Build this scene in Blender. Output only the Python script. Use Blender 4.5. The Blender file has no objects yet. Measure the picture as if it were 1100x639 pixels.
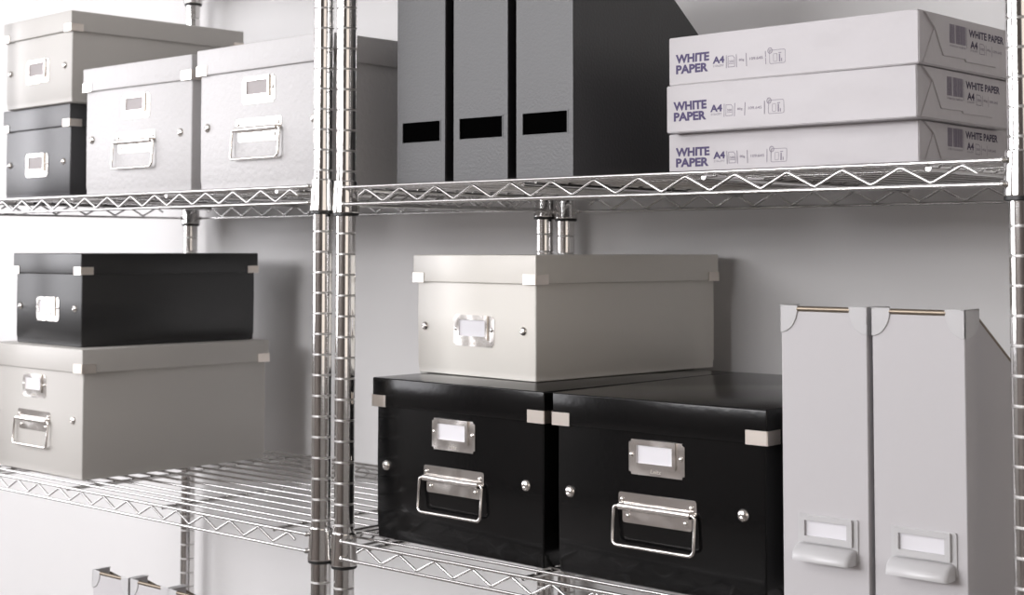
import bpy, bmesh, math, random
from mathutils import Vector, Matrix
random.seed(7)
SC = bpy.context.scene
C = SC.collection
PI = math.pi
GR = 0.0254                       # groove pitch of the shelf posts
Z0 = 1.62                         # height of the reference groove above the floor

# ------------------------------------------------------------------ camera, light, exposure
YAW, PITCH = -0.72567, 0.04916
cam_d = bpy.data.cameras.new('camera')
cam = bpy.data.objects.new('camera', cam_d)
C.objects.link(cam)
SC.camera = cam
cam_d.sensor_fit = 'HORIZONTAL'
cam_d.sensor_width = 36.0
cam_d.lens = 1598.64 / 1100 * 36.0
cam_d.shift_x = 0.0
cam_d.shift_y = -129.15 / 1100
cam_d.clip_start = 0.02
cy, sy, cp, sp = math.cos(YAW), math.sin(YAW), math.cos(PITCH), math.sin(PITCH)
fwd = Vector((sy * cp, cy * cp, sp)); rgt = Vector((cy, -sy, 0)); upv = rgt.cross(fwd)
M = Matrix.Identity(4)
for i in range(3):
    M[i][0] = rgt[i]; M[i][1] = upv[i]; M[i][2] = -fwd[i]
M[0][3], M[1][3], M[2][3] = 1.3755, -1.2410, -0.3003 + Z0
cam.matrix_world = M
cam_d.dof.use_dof = True
cam_d.dof.focus_distance = 1.62
cam_d.dof.aperture_fstop = 11.0

world = bpy.data.worlds.new('world'); SC.world = world
world.use_nodes = True
world.node_tree.nodes['Background'].inputs[0].default_value = (0.9, 0.92, 1.0, 1)
world.node_tree.nodes['Background'].inputs[1].default_value = 0.3

SC.view_settings.view_transform = 'Standard'
SC.view_settings.look = 'None'
SC.view_settings.gamma = 1.0
SC.view_settings.use_curve_mapping = False
SC.view_settings.exposure = 0.0

RX0, RX1, RY0, RY1, RZ1 = -3.2, 2.35, -3.7, 0.462, 2.6   # the room

def area(name, loc, rot, sx, sz, power, col, spread=PI):
    d = bpy.data.lights.new(name, 'AREA'); d.shape = 'RECTANGLE'
    d.size = sx; d.size_y = sz; d.energy = power; d.color = col; d.spread = spread
    o = bpy.data.objects.new(name, d); C.objects.link(o)
    o.location = loc; o.rotation_euler = rot
    return o
# daylight through the left window (its big pane) and through the smaller far right window
area('window_daylight_left', (RX0 + .03, -1.60, 1.72), (0, -PI / 2, 0), 1.34, 2.30, 62, (0.965, 0.958, 1.0))
area('window_daylight_right', (RX1 - .03, -1.55, 1.55), (0, PI / 2, 0), 1.20, 1.6, 6.0, (1.0, 0.88, 0.77))
area('added_front_fill', (-.95, RY0 + .03, 2.05), (PI / 2, 0, 0), 2.2, .70, 104, (0.985, 0.975, 1.0))  # frontal fill lamp, added to brighten fronts and the wall between the shelves
area('ceiling_panel_light', (-1.25, -2.15, RZ1 - .035), (0, 0, 0), 2.6, 1.5, 38, (0.99, 0.98, 1.0))

# ------------------------------------------------------------------ materials
MATS = {}
def mat(name, col, rough=0.5, metal=0.0, spec=0.5, bump=0.0, bscale=100.0, bdet=3.0, var=0.0, vscale=8.0, bdist=0.001, coat=0.0, stretch=None):
    m = bpy.data.materials.new(name); m.use_nodes = True
    nt = m.node_tree; b = nt.nodes['Principled BSDF']
    b.inputs['Base Color'].default_value = (*col, 1)
    b.inputs['Roughness'].default_value = rough
    b.inputs['Metallic'].default_value = metal
    b.inputs['Specular IOR Level'].default_value = spec
    if coat:
        b.inputs['Coat Weight'].default_value = coat; b.inputs['Coat Roughness'].default_value = 0.12
    tc = nt.nodes.new('ShaderNodeTexCoord')
    src = tc.outputs['Object']
    if stretch:
        mp = nt.nodes.new('ShaderNodeMapping'); mp.inputs['Scale'].default_value = stretch
        nt.links.new(src, mp.inputs[0]); src = mp.outputs[0]
    if bump:
        n = nt.nodes.new('ShaderNodeTexNoise'); n.inputs['Scale'].default_value = bscale; n.inputs['Detail'].default_value = bdet
        bp = nt.nodes.new('ShaderNodeBump'); bp.inputs['Strength'].default_value = bump; bp.inputs['Distance'].default_value = bdist
        nt.links.new(src, n.inputs['Vector']); nt.links.new(n.outputs[0], bp.inputs['Height']); nt.links.new(bp.outputs[0], b.inputs['Normal'])
    if var:
        n2 = nt.nodes.new('ShaderNodeTexNoise'); n2.inputs['Scale'].default_value = vscale; n2.inputs['Detail'].default_value = 4
        r = nt.nodes.new('ShaderNodeMix'); r.data_type = 'RGBA'
        r.inputs[6].default_value = (*[c * (1 - var) for c in col], 1); r.inputs[7].default_value = (*[min(1, c * (1 + var)) for c in col], 1)
        nt.links.new(src, n2.inputs['Vector']); nt.links.new(n2.outputs[0], r.inputs[0]); nt.links.new(r.outputs[2], b.inputs['Base Color'])
    MATS[name] = m
    return m
mat('wall_paint', (0.69, 0.68, 0.676), 0.6, bump=0.12, bscale=60, var=0.02, vscale=3, stretch=(1, 1, .25))
mat('wall_far', (0.19, 0.165, 0.15), 0.8, var=0.1, bump=.05)
mat('wall_side', (0.25, 0.235, 0.22), 0.7, bump=0.05, bscale=60)
mat('ceiling_paint', (0.55, 0.54, 0.53), 0.8, bump=0.05)
mat('floor_vinyl', (0.15, 0.135, 0.125), 0.45, var=0.15, vscale=4, bump=.03)
mat('window_frame_paint', (0.7, 0.7, 0.7), 0.4, bump=.02)
mat('chrome', (0.80, 0.79, 0.78), 0.10, 1.0, bump=0.02, bscale=300)
mat('groove_steel', (0.68, 0.67, 0.66), 0.42, 1.0, bump=0.02, bscale=300)
mat('chrome_wire', (0.66, 0.65, 0.64), 0.17, 1.0, bump=0.02, bscale=300)
mat('black_sleeve', (0.01, 0.01, 0.01), 0.4, bump=.02)
mat('nickel', (0.80, 0.77, 0.74), 0.22, 1.0, bump=0.5, bscale=26, bdet=1, bdist=0.006)
mat('nickel_satin', (0.72, 0.66, 0.60), 0.33, 1.0, bump=0.05, bscale=200)
mat('gray_leatherette', (0.56, 0.55, 0.55), 0.5, spec=0.45, bump=0.65, bscale=120, bdet=2.5, bdist=0.0015)
mat('gray_paper', (0.52, 0.503, 0.475), 0.45, spec=.45, bump=0.06, bscale=140, bdist=0.0008)
mat('cream_laminate', (0.77, 0.745, 0.69), 0.38, spec=0.5, bump=0.04, bscale=120, bdist=.0008)
mat('black_laminate', (0.004, 0.004, 0.0042), 0.17, spec=0.30, bump=0.22, bscale=130, bdet=3, bdist=0.0006)
mat('black_leather', (0.022, 0.0215, 0.025), 0.40, spec=1.0, bump=0.2, bscale=300, bdet=2.0, bdist=0.0008)
mat('label_card_shaded', (0.40, 0.37, 0.37), 0.7, bump=.02)  # darker copy of the card; its recess shade is put into the colour
mat('black_satin', (0.006, 0.006, 0.0065), 0.38, spec=0.75, bump=0.12, bscale=170, bdist=0.0006)
mat('black_paper', (0.0115, 0.0112, 0.0130), 0.47, spec=1.0, bump=0.36, bscale=300, bdet=2.0, bdist=0.0009)
mat('black_lining', (0.0012, 0.0012, 0.0012), 1.0, spec=0.0, bump=.05)
mat('label_card', (0.74, 0.73, 0.76), 0.6, bump=.02)
mat('file_paper', (0.53, 0.515, 0.525), 0.5, spec=0.4, bump=0.10, bscale=90, bdist=0.0008)
mat('file_plastic', (0.55, 0.545, 0.55), 0.28, spec=0.5, bump=.01)
mat('brass_rim', (0.24, 0.20, 0.155), 0.4, 0.9, bump=0.02, bscale=300)
mat('ream_wrap', (0.61, 0.588, 0.602), 0.5, spec=0.35, bump=0.45, bscale=17, bdet=3, bdist=0.006)
mat('violet_ink', (0.075, 0.055, 0.15), 0.6, bump=.01)
mat('grey_ink', (0.24, 0.21, 0.27), 0.6, bump=.01)
mat('navy_ink', (0.055, 0.04, 0.085), 0.6, bump=.01)

# ------------------------------------------------------------------ mesh helpers
def new(): return bmesh.new()
def finish(name, bm, m, parent=None, smooth=True, angle=40, kind=None):
    bmesh.ops.recalc_face_normals(bm, faces=bm.faces[:])
    me = bpy.data.meshes.new(name); bm.to_mesh(me); bm.free()
    for k in (m if isinstance(m, (list, tuple)) else [m]):
        me.materials.append(MATS[k])
    if smooth:
        me.polygons.foreach_set('use_smooth', [True] * len(me.polygons))
        me.set_sharp_from_angle(angle=math.radians(angle))
    o = bpy.data.objects.new(name, me); C.objects.link(o)
    if parent: o.parent = parent
    if kind: o['kind'] = kind
    return o
def thing(name, label, cat, loc=(0, 0, 0), rz=0.0, group=None):
    o = bpy.data.objects.new(name, None); C.objects.link(o)
    o.empty_display_size = .02
    o.location = loc; o.rotation_euler = (0, 0, rz)
    o['label'] = label; o['category'] = cat
    if group: o['group'] = group
    return o
def copy_tree(o, parent=None):
    kids = list(o.children)
    c = o.copy(); C.objects.link(c)
    if parent: c.parent = parent
    for k in kids: copy_tree(k, c)
    return c
def box(bm, x0, x1, y0, y1, z0, z1, bev=0.0, seg=2):
    r = bmesh.ops.create_cube(bm, size=1.0)
    for v in r['verts']:
        v.co = Vector(((x0 + x1) / 2 + v.co.x * (x1 - x0), (y0 + y1) / 2 + v.co.y * (y1 - y0), (z0 + z1) / 2 + v.co.z * (z1 - z0)))
    if bev:
        es = set(e for v in r['verts'] for e in v.link_edges)
        bmesh.ops.bevel(bm, geom=list(es), offset=bev, segments=seg, affect='EDGES', profile=0.5)
def prism(bm, pts, axis, a0, a1):
    """extrude a polygon; axis 'y': pts are (x,z); axis 'x': pts are (y,z); axis 'z': pts are (x,y)"""
    def P(p, a):
        return {'y': (p[0], a, p[1]), 'x': (a, p[0], p[1]), 'z': (p[0], p[1], a)}[axis]
    A = [bm.verts.new(P(p, a0)) for p in pts]; B = [bm.verts.new(P(p, a1)) for p in pts]
    n = len(pts)
    bm.faces.new(A); bm.faces.new(B[::-1])
    for i in range(n): bm.faces.new((A[i], B[i], B[(i + 1) % n], A[(i + 1) % n]))
def round_rect(x0, x1, z0, z1, r, n=4):
    out = []
    for cx, cz, a in ((x1 - r, z1 - r, 0), (x0 + r, z1 - r, 90), (x0 + r, z0 + r, 180), (x1 - r, z0 + r, 270)):
        for k in range(n + 1):
            t = math.radians(a + 90 * k / n); out.append((cx + r * math.cos(t), cz + r * math.sin(t)))
    return out
def tube(bm, pts, r, n=10, closed=False, caps=True):
    pts = [Vector(p) for p in pts]; N = len(pts); rings = []
    prev = None
    for i, p in enumerate(pts):
        if closed: a, b = pts[i - 1], pts[(i + 1) % N]
        else: a, b = pts[max(i - 1, 0)], pts[min(i + 1, N - 1)]
        t = (b - a).normalized()
        if prev is None:
            u = Vector((0, 0, 1)) if abs(t.z) < .9 else Vector((0, 1, 0))
            u = (u - t * u.dot(t)).normalized()
        else:
            u = (prev - t * prev.dot(t)).normalized()
        prev = u; w = t.cross(u)
        s = 1.0
        if 0 < i < N - 1 or closed:
            d1 = (p - a).normalized(); d2 = (b - p).normalized()
            s = 1.0 / max(0.5, math.cos(d1.angle(d2) / 2)) if d1.length and d2.length else 1
        q = (d2 - d1) if (0 < i < N - 1 or closed) else Vector()
        q = q.normalized() if q.length > 1e-6 else None
        ring = []
        for k in range(n):
            o = u * math.cos(2 * PI * k / n) * r + w * math.sin(2 * PI * k / n) * r
            if q is not None: o = o + q * o.dot(q) * (s - 1)
            ring.append(bm.verts.new(p + o))
        rings.append(ring)
    m = N if closed else N - 1
    for i in range(m):
        A, B = rings[i], rings[(i + 1) % N]
        for k in range(n): bm.faces.new((A[k], A[(k + 1) % n], B[(k + 1) % n], B[k]))
    if caps and not closed:
        bm.faces.new(rings[0][::-1]); bm.faces.new(rings[-1])
def lathe(bm, prof, n=32, mtx=None, caps=True):
    rings = []
    for r, z in prof:
        ring = []
        for k in range(n):
            v = Vector((r * math.cos(2 * PI * k / n), r * math.sin(2 * PI * k / n), z))
            ring.append(bm.verts.new(mtx @ v if mtx else v))
        rings.append(ring)
    for A, B in zip(rings, rings[1:]):
        for k in range(n): bm.faces.new((A[k], A[(k + 1) % n], B[(k + 1) % n], B[k]))
    if caps:
        bm.faces.new(rings[0][::-1]); bm.faces.new(rings[-1])
def to_front(x, y, z):            # lathe axis pointing out of a front face (towards -y)
    return Matrix.Translation((x, y, z)) @ Matrix.Rotation(PI / 2, 4, 'X')
def dome(bm, x, y, z, r, h, n=20, lip=0.0):
    prof = []
    if lip: prof += [(r, -.0004), (r, lip)]
    else: prof += [(r, -.0004)]
    for k in range(1, 6):
        t = k / 6 * PI / 2
        prof.append((r * .94 * math.cos(t), lip + h * math.sin(t)))
    prof.append((r * .05, lip + h))
    lathe(bm, prof, n, to_front(x, y, z))
FONT_CACHE = {}
def add_text(bm, s, h, x0, z0, place, width=None, bold=0.0, shear=0.0, depth=0.00006):
    """letters with cap height h, lower left corner at (x0,z0); place maps (u, v, d) to 3-D"""
    cu = bpy.data.curves.new('lettering', 'FONT'); cu.body = s; cu.size = 1.0; cu.offset = bold; cu.shear = shear
    cu.extrude = 0.0; cu.resolution_u = 3
    ob = bpy.data.objects.new('lettering', cu); C.objects.link(ob)
    dg = bpy.context.evaluated_depsgraph_get(); dg.update()
    me = bpy.data.meshes.new_from_object(ob.evaluated_get(dg))
    xs = [v.co.x for v in me.vertices]; ys = [v.co.y for v in me.vertices]
    mx, my, w, hh = min(xs), min(ys), max(xs) - min(xs), max(ys) - min(ys)
    sz = h / hh; sx = (width / w) if width else sz
    vs = [bm.verts.new(place(x0 + (v.co.x - mx) * sx, z0 + (v.co.y - my) * sz, depth)) for v in me.vertices]
    for p in me.polygons:
        try: bm.faces.new([vs[i] for i in p.vertices])
        except ValueError: pass
    bpy.data.objects.remove(ob); bpy.data.curves.remove(cu); bpy.data.meshes.remove(me)
def strip(bm, u0, u1, v0, v1, place, depth=0.00006):
    bm.faces.new([bm.verts.new(place(u, v, depth)) for u, v in ((u0, v0), (u1, v0), (u1, v1), (u0, v1))])
def outline(bm, pts, t, place, depth=0.00006):
    n = len(pts); cx = sum(p[0] for p in pts) / n; cz = sum(p[1] for p in pts) / n
    for i in range(n):
        a, b = Vector(pts[i]), Vector(pts[(i + 1) % n])
        d = (b - a)
        if d.length < 1e-9: continue
        nn = Vector((-d.y, d.x)).normalized() * t / 2
        e = d.normalized() * t / 2
        q = [a - e - nn, b + e - nn, b + e + nn, a - e + nn]
        bm.faces.new([bm.verts.new(place(p.x, p.y, depth + i * 1e-7)) for p in q])

# ------------------------------------------------------------------ the setting
def slab(name, x0, x1, y0, y1, z0, z1, m):
    bm = new(); box(bm, x0, x1, y0, y1, z0, z1)
    return finish(name, bm, m, smooth=False, kind='structure')
slab('floor', RX0 - .1, RX1 + .1, RY0 - .1, RY1 + .1, -.1, 0, 'floor_vinyl')
slab('ceiling', RX0 - .1, RX1 + .1, RY0 - .1, RY1 + .1, RZ1, RZ1 + .1, 'ceiling_paint')
slab('wall_back', RX0 - .1, RX1 + .1, RY1, RY1 + .1, 0, RZ1, 'wall_paint')
slab('wall_front', RX0 - .1, RX1 + .1, RY0 - .1, RY0, 0, RZ1, 'wall_far')
slab('wall_left', RX0 - .1, RX0, RY0, RY1, 0, RZ1, 'wall_side')
slab('wall_right', RX1, RX1 + .1, RY0, RY1, 0, RZ1, 'wall_side')
def window(name, x, s, y0, y1, z0, z1):
    bm = new(); a, b = sorted((x, x + s * .05)); t = .05
    box(bm, a, b, y0 - t, y1 + t, z0 - t, z0, .004); box(bm, a, b, y0 - t, y1 + t, z1, z1 + t, .004)
    box(bm, a, b, y0 - t, y0, z0, z1, .004); box(bm, a, b, y1, y1 + t, z0, z1, .004)
    c, d = sorted((x, x + s * .09)); box(bm, c, d, y0 - .08, y1 + .08, z0 - .075, z0 - .05, .004)
    finish(name, bm, 'window_frame_paint', kind='structure')
window('window_1', RX0, 1, -2.75, -.45, 1.05, 2.39)
window('window_2', RX1, -1, -2.35, -.75, .95, 2.15)
bm = new(); fx0, fx1, fz0, fz1 = -2.05, .15, 1.70, 2.40  # frame made up around the added front fill; no window known here
for q in ((fx0 - .05, fx1 + .05, fz0 - .05, fz0), (fx0 - .05, fx1 + .05, fz1, fz1 + .05), (fx0 - .05, fx0, fz0, fz1), (fx1, fx1 + .05, fz0, fz1)):
    box(bm, q[0], q[1], RY0, RY0 + .05, q[2], q[3], .004)
finish('added_fill_frame', bm, 'window_frame_paint', kind='structure')
bm = new(); prism(bm, [(RY1, 0), (RY1 - .012, 0), (RY1 - .012, .07), (RY1 - .006, .08), (RY1, .08)], 'x', RX0, RX1)
finish('baseboard_back', bm, 'window_frame_paint', kind='structure')

# ------------------------------------------------------------------ shelving units
W_, D_ = 0.85888, 0.42721
DECKS = [Z0 - 0.2205 + .409, Z0 - .2205, Z0 - .6503, Z0 - 1.0820, Z0 - 1.512]   # top of each deck
ZTOP = Z0 + .245
def post_mesh():
    bm = new(); R = .0126
    prof = [(R, .03 - .0)]
    n0 = int((Z0 - .04) / GR)
    for i in range(n0, -10, -1):
        z = Z0 - i * GR
        if z > ZTOP - .012: break
        prof += [(R, z - .0013), (R - .0012, z - .0002), (R - .0012, z + .0002), (R, z + .0013)]
    prof += [(R, ZTOP - .004), (R - .001, ZTOP), (R - .006, ZTOP + .003)]
    lathe(bm, prof, 36)
    for f in bm.faces:
        if len(f.verts) == 4 and max(abs(v.co.z - f.verts[0].co.z) for v in f.verts) < .0016 and f.calc_center_median().z < ZTOP - .01: f.material_index = 1
    return bm
def foot_mesh():
    bm = new(); lathe(bm, [(.0150, 0), (.0165, .003), (.0165, .008), (.008, .012), (.005, .014), (.005, .026), (.0128, .0265), (.0128, .034)], 24)
    return bm
def collar_mesh():
    bm = new()
    lathe(bm, [(.0128, .0060), (.0141, .0062), (.0146, .0058), (.01485, .0050), (.01490, .0040), (.01695, -.0322), (.0170, -.0330), (.0167, -.0336), (.0128, -.0336)], 36, caps=False)
    return bm
def sleeve_mesh():
    bm = new(); lathe(bm, [(.0127, -.0334), (.0160, -.0337), (.0160, -.0368), (.0150, -.0376), (.0127, -.0376)], 36, caps=False)
    return bm
def truss_mesh(L, axis):
    """two rails and the zigzag wire between them, running from 0 to L"""
    bm = new(); zt, zb = -.0026, -.0232; x0, x1 = .0105, L - .0105
    def P(a, o, z): return (a, o, z) if axis == 'x' else (o, a, z)
    for z, r in ((zt, .0022), (zb, .0020)):
        tube(bm, [P(x0, 0, z), P(x1, 0, z)], r, 10)
        for e in (x0 + .001, x1 - .001):
            bmesh.ops.create_icosphere(bm, subdivisions=2, radius=.0035, matrix=Matrix.Translation(P(e, 0, z)))
    pitch = .0585; n = int((L - .09) / pitch) + 1
    first = (L - (n - 1) * pitch) / 2
    pts = [P(first - .0135, .0028, -.0130)]
    for k in range(n):
        pts.append(P(first + k * pitch, .0028, zt - .0028))
        if k < n - 1: pts.append(P(first + (k + .5) * pitch, .0028, zb + .0026))
    pts.append(P(first + (n - 1) * pitch + .0135, .0028, -.0130))
    out = []
    for i, p in enumerate(pts):       # round the bends a little
        p = Vector(p)
        if 0 < i < len(pts) - 1:
            a, b = (Vector(pts[i - 1]) - p).normalized(), (Vector(pts[i + 1]) - p).normalized()
            out += [p + a * .003, p + (a + b) * .0006, p + b * .003]
        else: out.append(p)
    tube(bm, out, .0016, 8)
    return bm
def deck_mesh():
    bm = new()
    ys = [.0175, .042] + [.0735 + .0336 * k for k in range(11)]
    for y in ys + [D_ - .0155]:
        tube(bm, [(-.0135, y, -.0022), (W_ + .0135, y, -.0022)], .0018, 8)
    for x in (.053, .296, .535, .775):
        tube(bm, [(x, -.006, -.0068), (x, D_ + .006, -.0068)], .0028, 10)
    return bm
def build_unit(label, group):
    root = thing('shelving_unit', label, 'shelf', group=group)
    P4 = [(0, 0), (W_, 0), (0, D_), (W_, D_)]
    p0 = f0 = None
    for x, y in P4:
        if p0 is None:
            p0 = finish('post', post_mesh(), ['chrome', 'groove_steel'], root, angle=18); f0 = finish('leveling_foot', foot_mesh(), 'black_sleeve', p0)
        else:
            p = p0.copy(); C.objects.link(p); f = f0.copy(); C.objects.link(f); f.parent = p; p.parent = root
            p.location = (x, y, 0)
    s0 = None
    for z in DECKS:
        if s0 is None:
            s0 = finish('wire_shelf', deck_mesh(), 'chrome_wire', root, angle=60); s0.location = (0, 0, z)
            for i, (x, y) in enumerate(P4):
                if i == 0:
                    c0 = finish('corner_collar', collar_mesh(), 'chrome', s0); b0 = finish('clamp_sleeve', sleeve_mesh(), 'black_sleeve', s0)
                    b0['label'] = 'black plastic clamp sleeve'
                else:
                    for q in (c0, b0):
                        k = q.copy(); C.objects.link(k); k.parent = s0; k.location = (x, y, 0)
            t = finish('edge_truss', truss_mesh(W_, 'x'), 'chrome_wire', s0, angle=60); t.location = (0, -.014, 0)
            k = t.copy(); C.objects.link(k); k.parent = s0; k.location = (W_, D_ + .014, 0); k.rotation_euler = (0, 0, PI)
            t = finish('edge_truss', truss_mesh(D_, 'y'), 'chrome_wire', s0, angle=60); t.location = (-.014, 0, 0)
            k = t.copy(); C.objects.link(k); k.parent = s0; k.location = (W_ + .014, D_, 0); k.rotation_euler = (0, 0, PI)
        else:
            s = copy_tree(s0, root); s.location = (0, 0, z)
    return root
unit = build_unit('chrome wire shelving unit on the right, holding the black magazine files and paper reams', 'chrome wire shelving units')
unitL = copy_tree(unit)
unitL['label'] = 'chrome wire shelving unit on the left, holding the grey lidded boxes'
rl = -.00199
LO = Vector((-.03585 - W_ * math.cos(rl), -.00602 - W_ * math.sin(rl), .0029))
unitL.location = LO; unitL.rotation_euler = (0, 0, rl)
ZU, ZL = DECKS[1], DECKS[2]
ZUL, ZLL, ZBL = DECKS[1] + .0029, DECKS[2] + .0029, DECKS[3] + .0029

# ------------------------------------------------------------------ lidded storage boxes
def plate_with_window(bm, o, w, y0, y1, r=.003):
    """flat plate o=(x0,x1,z0,z1) with a rectangular window w, front at y0, back at y1"""
    def ring(b, y): return [bm.verts.new(p) for p in ((b[0], y, b[2]), (b[1], y, b[2]), (b[1], y, b[3]), (b[0], y, b[3]))]
    A, B, c, d = ring(o, y0), ring(w, y0), ring(o, y1), ring(w, y1)
    for i in range(4):
        j = (i + 1) % 4
        bm.faces.new((A[i], A[j], B[j], B[i])); bm.faces.new((c[i], d[i], d[j], c[j]))
        bm.faces.new((A[i], c[i], c[j], A[j])); bm.faces.new((B[i], B[j], d[j], d[i]))
    if r:
        es = [e for e in {e for v in A + c for e in v.link_edges} if abs(e.verts[0].co.y - e.verts[1].co.y) > 1e-7]
        bmesh.ops.bevel(bm, geom=es, offset=r, segments=3, affect='EDGES')
def tray(bm, x0, x1, y0, y1, z0, z1, t, bev):
    """lid: upside-down tray"""
    box(bm, x0, x1, y0, y1, z0, z1, bev, 3)
    bot = [f for f in bm.faces if f.normal.z < -.9 or (f.calc_normal() if False else f.normal.z) < -.9]
    bmesh.ops.recalc_face_normals(bm, faces=bm.faces[:])
    bot = max((f for f in bm.faces if f.normal.z < -.9), key=lambda f: f.calc_area())
    r = bmesh.ops.inset_region(bm, faces=[bot], thickness=max(t - bev, .0004))
    r = bmesh.ops.extrude_face_region(bm, geom=[bot])
    vs = [v for v in r['geom'] if isinstance(v, bmesh.types.BMVert)]
    for v in vs: v.co.z = z1 - t
    if bot.is_valid: bmesh.ops.delete(bm, geom=[bot], context='FACES')
def storage_box(label, w, d, H, lh, big, body_m, loc, rz, group, lip=.0045, card='label_card'):
    root = thing('storage_box', label, 'box', loc, rz, group)
    # body: bottom flap folded in a little under the front sheet, soft corner edges
    bm = new(); top = H - .0035
    def ring(i, z):
        pts = round_rect(i, w - i, i, d - i, .0022, 3)
        return [bm.verts.new((x, y, z)) for x, y in pts]
    zc = .0125 if big else .010
    rings = [ring(.0024, 0), ring(.0008, .0012), ring(.0006, zc - .0006), ring(0, zc + .0006), ring(-.0004, H * .5), ring(0, top)]
    for A, B in zip(rings, rings[1:]):
        for k in range(len(A)): bm.faces.new((A[k], A[(k + 1) % len(A)], B[(k + 1) % len(A)], B[k]))
    bm.faces.new(rings[0][::-1]); bm.faces.new(rings[-1])
    finish('body', bm, body_m, root, angle=35)
    # lid with its four metal corner clips
    bm = new(); tray(bm, -lip, w + lip, -lip, d + lip, H - lh, H, .0022, .0016)
    lid = finish('lid', bm, body_m, root, angle=35)
    cw, cd, ch = (.0245, .0235, .0142) if big else (.0215, .0210, .0120)
    e = lip + .0009; zb = H - lh - .0006
    c0 = None
    for cx, cyy, r in ((-lip, -lip, 0), (w + lip, -lip, 1), (w + lip, d + lip, 2), (-lip, d + lip, 3)):
        if c0 is None or True:
            bm = new(); a, b = (cw, cd) if r % 2 == 0 else (cd, cw)
            prism(bm, [(-.0009, -.0009), (a, -.0009), (a, .0002), (.0002, .0002), (.0002, b), (-.0009, b)], 'z', 0, ch)
            es = [x for x in bm.edges if all(abs(v.co.x + .0009) < 1e-6 and abs(v.co.y + .0009) < 1e-6 for v in x.verts)]
            bmesh.ops.bevel(bm, geom=es, offset=.0008, segments=3, affect='EDGES')
            c0 = finish('corner_clip', bm, 'nickel_satin', lid)
            c0.location = (cx, cyy, zb); c0.rotation_euler = (0, 0, r * PI / 2)
            c0['label'] = 'metal corner clip'
    # label holder
    if big: px0, px1, pz0, pz1 = .0975, .1685, .116, .1525
    else: px0, px1, pz0, pz1 = .0690, .1470, .0375, .0755
    if not big: px0, px1 = w / 2 - .037, w / 2 + .037
    bm = new()
    plate_with_window(bm, (px0, px1, pz0, pz1), (px0 + .0115, px1 - .0145, pz0 + .0125, pz1 - .0055), -.0012, -.0001, .003)
    plate_with_window(bm, (px0 + .0075, px1 - .0105, pz0 + .0085, pz1 + .0003), (px0 + .0115, px1 - .0145, pz0 + .0125, pz1 - .0055), -.0034, -.0008, .0006)
    hold = finish('label_holder', bm, 'nickel', root, angle=30)
    bm = new(); box(bm, px0 + .0085, px1 - .0115, -.0016, -.0004, pz0 + .0095, pz1 - .001)
    finish('label_card', bm, card, hold, smooth=False)['label'] = 'blank label card'
    zr = pz0 + (pz1 - pz0) * .56
    for x in (px0 + .0037, px1 - .0045):
        bm = new(); dome(bm, x, -.0012, zr, .0028, .0018, 14); finish('rivet', bm, 'nickel', hold)
    bm = new()
    add_text(bm, 'Leitz', .0038, (px0 + px1) / 2 - .008, pz0 + .0026, lambda u, v, dd: (u, -.0012 - dd, v), .014, 0.01, .2, .00012)
    finish('embossed_lettering', bm, 'nickel_satin', hold, smooth=False)
    # snap buttons
    for x in ((.0170, w - .0260) if big else (.0150, w - .0205)):
        bm = new(); z, r = (.0885, .0066) if big else (.0595, .0056)
        dome(bm, x, -.0002, z, r, .0034, 20, .0006)
        lathe(bm, [(r * .34, .0036), (r * .30, .0046), (r * .12, .0043), (r * .03, .0042)], 12, to_front(x, 0, z))
        finish('snap_button', bm, 'nickel', root)
    if big:
        bm = new()
        hx0, hx1 = .0840, .1830
        prism(bm, round_rect(hx0, hx1, .0795, .0962, .003), 'y', -.0014, -.0002)
        prism(bm, round_rect(hx0 + .005, hx1 - .0055, .0648, .0800, .003), 'y', -.0014, -.0002)
        tube(bm, [(hx0 + .003, -.0042, .0815), (hx1 - .0055, -.0042, .0815)], .0040, 16)
        hp = finish('handle_plate', bm, 'nickel', root, angle=35)
        for x, z in ((hx0 + .005, .0885), (hx1 - .006, .0885), (hx0 + .0125, .0722), (hx1 - .0135, .0722)):
            bm = new(); dome(bm, x, -.0014, z, .0028, .0018, 14); finish('rivet', bm, 'nickel', hp)
        wx0, wx1 = .0800, .1832
        pts = []
        for cx, cz, a in ((wx1 - .006, .0815 - .004, 0), (wx0 + .006, .0815 - .004, 90), (wx0 + .006, .0415 + .006, 180), (wx1 - .006, .0415 + .006, 270)):
            rr = .004 if a < 180 else .006
            cx2 = cx + (.002 if a in (0,) else (-.002 if a == 90 else 0))
            for k in range(6):
                t = math.radians(a + 90 * k / 5); x = cx2 + rr * math.cos(t); z = cz + rr * math.sin(t)
                pts.append((x, -.0045 - (.0815 - z) / .04 * .0030, z))
        bm = new(); tube(bm, pts, .0019, 10, closed=True)
        finish('bail_handle', bm, 'nickel', root, angle=60)
    return root
BIG, SMALL = 'large lidded boxes with handles', 'small lidded boxes'
BB = dict(w=.2735, d=.36, H=.1965, lh=.036, big=True)
SS = dict(w=.2165, d=.325, H=.147, lh=.033, big=False)
def bx(label, base, body, x, y, z, rz, group, **kw):
    a = dict(base); a.update(kw)
    return storage_box(label, a['w'], a['d'], a['H'], a['lh'], a['big'], body, (x, y, z), rz, group, card=a.get('card', 'label_card'))
bx('glossy black lidded box with handle, the left one, beside the chrome posts', BB, 'black_laminate', .0299, .0268, ZL, -.0243, BIG, H=.1945, lh=.0345)
bx('glossy black lidded box with handle, beside the white magazine files', BB, 'black_laminate', .3230, .0217, ZL, .0010, BIG, w=.2640, H=.1945, lh=.0345)
bx('cream white lidded box without handle resting across the two black boxes', SS, 'cream_laminate', .0124, .1134, ZL + .1946, -.089, SMALL, w=.2170, d=.3310, H=.1500, lh=.0345)
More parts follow.
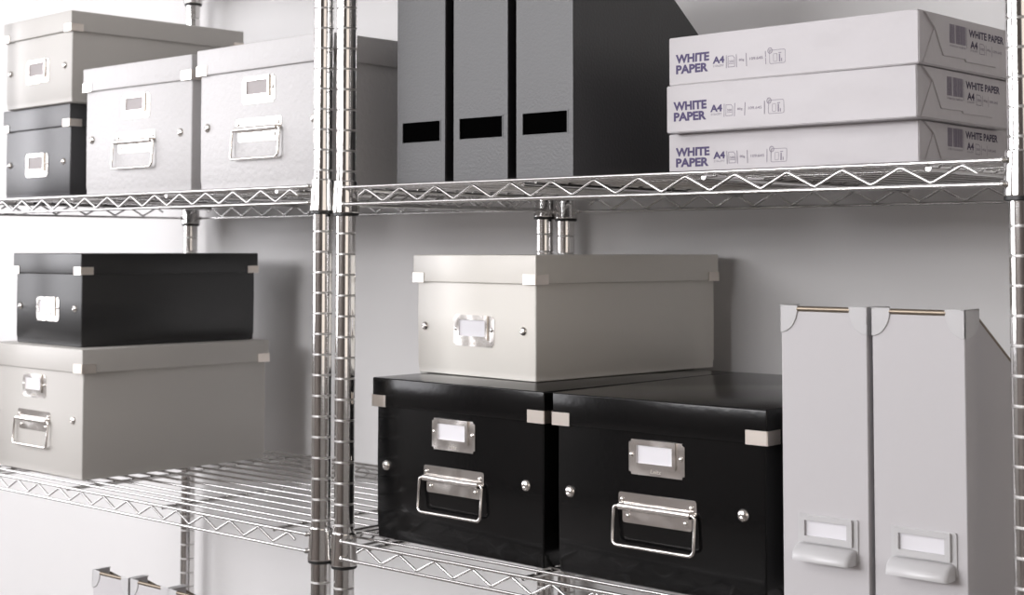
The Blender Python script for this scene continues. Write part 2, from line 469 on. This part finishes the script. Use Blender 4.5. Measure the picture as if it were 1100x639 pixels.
bx('light grey lidded box with handle under the black box on the lower left shelf', BB, 'gray_paper', -.8871, .0292, ZLL, -.029, BIG, w=.276, d=.3420, H=.1975)
bx('satin black lidded box without handle stacked on the light grey box', SS, 'black_satin', -.8630, .0547, ZLL + .1976, -.0688, SMALL, d=.3180, H=.1450, lh=.0325)
bx('textured pale grey box with handle between the small stacked boxes and its twin', BB, 'gray_leatherette', -.6605, .0523, ZUL, .003, BIG, w=.2705, H=.2000, card='label_card_shaded')
bx('textured pale grey box with handle partly behind the chrome posts', BB, 'gray_leatherette', -.3415, .0330, ZUL, -.0243, BIG, w=.2760, H=.1985, card='label_card_shaded')
bx('small black lidded box under the pale grey box on the upper left shelf', SS, 'black_leather', -.9283, .0691, ZUL, -.0504, SMALL, w=.2138, d=.3000, H=.1512, lh=.0360, card='label_card_shaded')
bx('small pale grey lidded box stacked on the small black box at top left', SS, 'gray_paper', -.9085, .0560, ZUL + .1513, -.0480, SMALL, w=.2150, d=.3190, H=.1447, lh=.0320, card='label_card_shaded')

# ------------------------------------------------------------------ black magazine files
def black_file(label, x, y, z, rz, w):
    root = thing('magazine_file', label, 'magazine file', (x, y, z), rz, 'black magazine files')
    H, d, t = .32, .285, .0018
    zb = H - (d - .062) * .72
    side = [(0, 0), (d, 0), (d, zb), (.062, H), (0, H)]
    bm = new()
    plate_with_window(bm, (0, w, 0, H), (.0098, w - .0085, .0512, .0755), 0, t, 0)
    prism(bm, [(a + (t if a < .001 else 0), b) for a, b in side], 'x', 0, t)
    prism(bm, [(a + (t if a < .001 else 0), b) for a, b in side], 'x', w - t, w)
    box(bm, t, w - t, t, d - t, 0, t); box(bm, t, w - t, d - t, d, 0, zb)
    body = finish('body', bm, 'black_paper', root, angle=30)
    bv = body.modifiers.new('bevel', 'BEVEL'); bv.width = .0006; bv.segments = 2; bv.limit_method = 'ANGLE'
    bm = new(); box(bm, t + .0003, w - t - .0003, t + .0005, d - t - .0005, t, .15, .0005)  # solid black block backing the open front slot
    finish('slot_backing', bm, 'black_lining', root)['label'] = 'black filling seen through the front slot'
    bm = new(); plate_with_window(bm, (.0086, w - .0073, .0500, .0767), (.0098, w - .0085, .0512, .0755), -.0004, .0002, 0)
    finish('slot_rim', bm, 'black_paper', root, smooth=False)
    return root
black_file('black magazine file with front slot, beside the chrome posts', .0593, .03, ZU, .0014, .0818)
black_file('black magazine file with front slot, the middle one of three', .1553, .03, ZU, .0144, .0850)
black_file('black magazine file with front slot, nearest the white paper reams', .2545, .03, ZU, .0077, .0832)

# ------------------------------------------------------------------ white magazine files
def white_file(label, x, y, z, rz, w, group, proto=None):
    root = thing('magazine_file', label, 'magazine file', (x, y, z), rz, group)
    H, d, t = .297, .25, .0022
    drop = .0055
    y1 = .028; z1 = H - .008
    zb = z1 - (d - y1) * .60
    side = [(t, 0), (d, 0), (d, zb), (y1, z1), (y1, H - .001), (t, H - .001)]
    bm = new()
    box(bm, 0, w, 0, t, 0, H - drop)
    prism(bm, side, 'x', 0, t); prism(bm, side, 'x', w - t, w)
    box(bm, t, w - t, t, d - t, 0, t); box(bm, t, w - t, d - t, d, 0, zb)
    body = finish('body', bm, 'file_paper', root, angle=30)
    bv = body.modifiers.new('bevel', 'BEVEL'); bv.width = .0009; bv.segments = 2; bv.limit_method = 'ANGLE'
    # metal rim clipped over the top of the front and along the slopes
    bm = new(); tube(bm, [(.0175, .0012, H - .0032), (w - .0175, .0012, H - .0032)], .0027, 12)
    for xx in (t / 2, w - t / 2):
        tube(bm, [(xx, y1, z1 - .0002), (xx, d - .001, zb - .0002)], .0019, 10)
    finish('metal_rim', bm, 'brass_rim', root, angle=50)['label'] = 'dull metal rim'
    for s in (0, 1):
        bm = new(); q = .0012
        arc = [(.0185 * math.cos(a), H - .001 - .025 * math.sin(a)) for a in [PI / 2 * k / 10 for k in range(11)]]
        X = (lambda v: v) if s == 0 else (lambda v: w - v)
        prism(bm, [(X(-q), H + .0002)] + [(X(.0185), H + .0002)] + [(X(a), b) for a, b in arc] + [(X(-q), H - .026)], 'y', -q, .0004)
        arc = [(.0285 * math.cos(a), H - .0095 - .0165 * math.sin(a)) for a in [PI / 2 * k / 10 for k in range(11)]]
        xa, xb = sorted((X(-q), X(.0004)))
        prism(bm, [(-q, H + .0002), (.0285, H + .0002)] + arc + [(-q, H - .026)], 'x', xa, xb)
        xa, xb = sorted((X(-q), X(.0034)))
        box(bm, xa, xb, -q, .0285, H - .001, H + .0004)
        cap = finish('corner_cap', bm, 'file_plastic', root, angle=30)
        bv = cap.modifiers.new('bevel', 'BEVEL'); bv.width = .0004; bv.segments = 2; bv.limit_method = 'ANGLE'
    # label holder with cup pull
    f = dict(x0=.0172, x1=.0800)
    bm = new()
    plate_with_window(bm, (.0172, .0806, .0600, .0992), (.0255, .0702, .0790, .0936), -.0014, -.0001, .0008)
    plate_with_window(bm, (.0205, .0755, .0735, .0985), (.0255, .0702, .0790, .0936), -.0042, -.0010, .0005)
    hold = finish('label_holder', bm, 'file_plastic', root, angle=30)
    bm = new(); box(bm, .0230, .0727, -.0013, -.0003, .0765, .0960)
    finish('label_card', bm, 'label_card', hold, smooth=False)['label'] = 'blank white label card'
    bm = new(); rings = []
    xs = [(.0176, .55), (.0180, .80), (.0192, .93), (.0215, 1.0), (.0480, 1.03), (.0745, 1.0), (.0770, .93), (.0784, .80), (.0790, .55)]
    for xx, k in xs:
        ring = [bm.verts.new((xx, -.0012, .0725))]
        for i in range(9):
            a = PI / 2 * i / 8
            ring.append(bm.verts.new((xx, -.0012 - .0165 * k * math.sin(a), .0585 + .0135 * (.6 + .4 * k) * math.cos(a))))
        ring.append(bm.verts.new((xx, -.0012 - .0165 * k, .0575)))
        ring.append(bm.verts.new((xx, -.0012, .0575)))
        rings.append(ring)
    for A, B in zip(rings, rings[1:]):
        for k in range(len(A)): bm.faces.new((A[k], A[(k + 1) % len(A)], B[(k + 1) % len(A)], B[k]))
    bm.faces.new(rings[0][::-1]); bm.faces.new(rings[-1])
    finish('cup_pull', bm, 'file_plastic', hold, angle=50)
    return root
white_file('white magazine file with cup pull, touching the glossy black box', .6072, .020, ZL, .003, .0915, 'white magazine files')
white_file('white magazine file with cup pull, beside the right chrome post', .7045, .020, ZL, .000, .0905, 'white magazine files')
for i, (x, y, rz, lab) in enumerate(((-.609, .042, .01, 'white magazine file at the bottom edge, leftmost of the low three'),
                                     (-.513, .044, .012, 'white magazine file at the bottom edge, middle of the low three'),
                                     (-.416, .042, .0, 'white magazine file at the bottom edge, in front of the rear post'))):
    white_file(lab, x, y, ZBL, rz, .0912, 'white magazine files')

# ------------------------------------------------------------------ reams of paper
def ream(label, x, y, z, rz, h, w, seed):
    root = thing('paper_ream', label, 'paper', (x, y, z), rz, 'paper reams')
    d = .21
    rnd = random.Random(seed)
    bm = new(); box(bm, 0, w, 0, d, 0, h)
    bmesh.ops.subdivide_edges(bm, edges=bm.edges[:], cuts=15, use_grid_fill=True)
    ph = [rnd.uniform(0, 6.28) for _ in range(8)]
    def wave(x, z):
        u, t = x / w, z / h
        s = .0007 * math.sin(9 * u + ph[0]) * math.sin(4 * t + ph[1]) + .0005 * math.sin(17 * u + 6 * t + ph[2])
        return s * min(1, min(u, 1 - u) * 6) * (4 * t * (1 - t)) * 1.1
    for v in bm.verts:
        u, q, t = v.co.x / w, v.co.y / d, v.co.z / h
        if v.co.y < 1e-6: v.co.y += wave(v.co.x, v.co.z)
        if v.co.z > h - 1e-6 and 0 < q < 1: v.co.z += -.0003 * (1 - math.cos(PI * (u - .5) * 2)) * .5 * abs(math.sin(7 * u + ph[3]))
        v.co.z = min(v.co.z, h)
    es = [e for e in bm.edges if len(e.link_faces) == 2 and e.calc_face_angle(0) > .9]
    bmesh.ops.bevel(bm, geom=es, offset=.0010, segments=3, affect='EDGES')
    finish('wrapper', bm, 'ream_wrap', root, angle=60)
    # folded ends: tucked bottom flap, then the top flap over it
    for e in (0, 1):
        X = (lambda v: w + v) if e else (lambda v: -v)
        bm = new()
        a, b = sorted((X(-.0003), X(.0011)))
        prism(bm, [(.006, .0012), (.030, .0375), (.180, .0375), (.204, .0012)], 'x', a, b)
        lf = finish('bottom_flap', bm, 'ream_wrap', root, smooth=False)
        bm = new(); zt = h - .0012
        a, b = sorted((X(-.0003), X(.0024)))
        dog = rnd.uniform(-.002, .002)
        prism(bm, [(.0085, zt), (.029 + dog, .0375), (.0465 + dog, .0115), (.0935 + dog, .0120), (.0950, .0095), (.163, .0100), (.181, .0375), (.2015, zt)], 'x', a, b)
        uf = finish('top_flap', bm, 'ream_wrap', root, smooth=False)
        bv = uf.modifiers.new('bevel', 'BEVEL'); bv.width = .0003; bv.segments = 1
    # printing on the long side
    F = lambda u, v, dd: (u, wave(u, v) - .00012 - dd, v)
    bm = new()
    zz = 0.0
    add_text(bm, 'WHITE', .0098, .0094, .0238, F, .0445, .045)
    add_text(bm, 'PAPER', .0098, .0098, .0122, F, .0430, .045)
    add_text(bm, 'A4', .0078, .0585, .0196, F, .0152, .04)
    finish('bold_lettering', bm, 'violet_ink', root, smooth=False)
    bm = new()
    add_text(bm, '210x297', .0022, .0590, .0160, F, .0140, .0)
    for u in (.0762, .0893, .1020, .1262): strip(bm, u - .0004, u + .0004, .0135, .0275, F)
    outline(bm, [(.0785, .0145), (.0785, .0262), (.0845, .0262), (.0868, .0238), (.0868, .0145)], .0006, F)
    add_text(bm, '500', .0027, .0800, .0190, F, .0058, .01)
    strip(bm, .0797, .0860, .0176, .0181, F)
    add_text(bm, '80g', .0032, .0925, .0190, F, .0066, .01)
    add_text(bm, '109.645', .0030, .1063, .0195, F, .0165, .01)
    outline(bm, round_rect(.1310, .1500, .0135, .0275, .0018, 3), .0005, F)
    outline(bm, [(.1318 + .0026 * math.cos(a), .0272 + .0029 * math.sin(a)) for a in [2 * PI * k / 14 for k in range(14)]], .0007, F, .00012)
    add_text(bm, '2', .0028, .1310, .0258, F, .0015, .01, depth=.00012)
    outline(bm, round_rect(.1358, .1402, .0155, .0235, .0008, 2), .0004, F)
    strip(bm, .1425, .1440, .0150, .0230, F); strip(bm, .1452, .1462, .0150, .0185, F); strip(bm, .1420, .1455, .0238, .0246, F)
    finish('small_print', bm, 'grey_ink', root, smooth=False)
    # printing on the folded end
    S = lambda u, v, dd: (w + .00250 + dd, u, v)
    bm = new(); u = .0590; r2 = random.Random(11)
    groups = ((.0590, .0700), (.0722, .0930))
    for a, b in groups:
        u = a
        while u < b:
            t = r2.choice((.0008, .0012, .0016)); strip(bm, u, u + t, .0255, .0445, S); u += t + r2.choice((.0005, .0006))
    strip(bm, .0952, .0957, .0230, .0440, S); strip(bm, .0968, .0971, .0230, .0440, S)
    add_text(bm, '4 901234 560018', .0020, .0590, .0218, S, .034, 0)
    bc = finish('barcode', bm, 'grey_ink', root, smooth=False)
    bm = new()
    add_text(bm, 'WHITE PAPER', .0078, .1010, .0355, S, .0800, .032)
    add_text(bm, 'A4', .0078, .1040, .0242, S, .0165, .032)
    finish('bold_lettering', bm, 'navy_ink', root, smooth=False)
    bm = new()
    add_text(bm, '210x297', .0020, .1040, .0212, S, .0160, 0)
    outline(bm, [(.1250, .0205), (.1250, .0310), (.1330, .0310), (.1362, .0288), (.1362, .0205)], .0006, S)
    add_text(bm, '500', .0025, .1270, .0245, S, .0080, .01)
    add_text(bm, '80g', .0028, .1420, .0245, S, .0085, .01)
    strip(bm, .1394, .1400, .0200, .0310, S); strip(bm, .1530, .1536, .0200, .0310, S)
    add_text(bm, '109.645', .0028, .1560, .0245, S, .0200, .01)
    finish('small_print', bm, 'grey_ink', root, smooth=False)
    return root
ream('white ream of paper at the bottom of the stack on the wire shelf', .4080, .1130, ZU, .006, .0490, .2990, 3)
ream('white ream of paper in the middle of the stack of three', .4180, .0950, ZU + .0491, -.0120, .0517, .2990, 5)
ream('white ream of paper on top of the stack beside the black files', .4215, .0950, ZU + .1009, -.0230, .0528, .3000, 8)
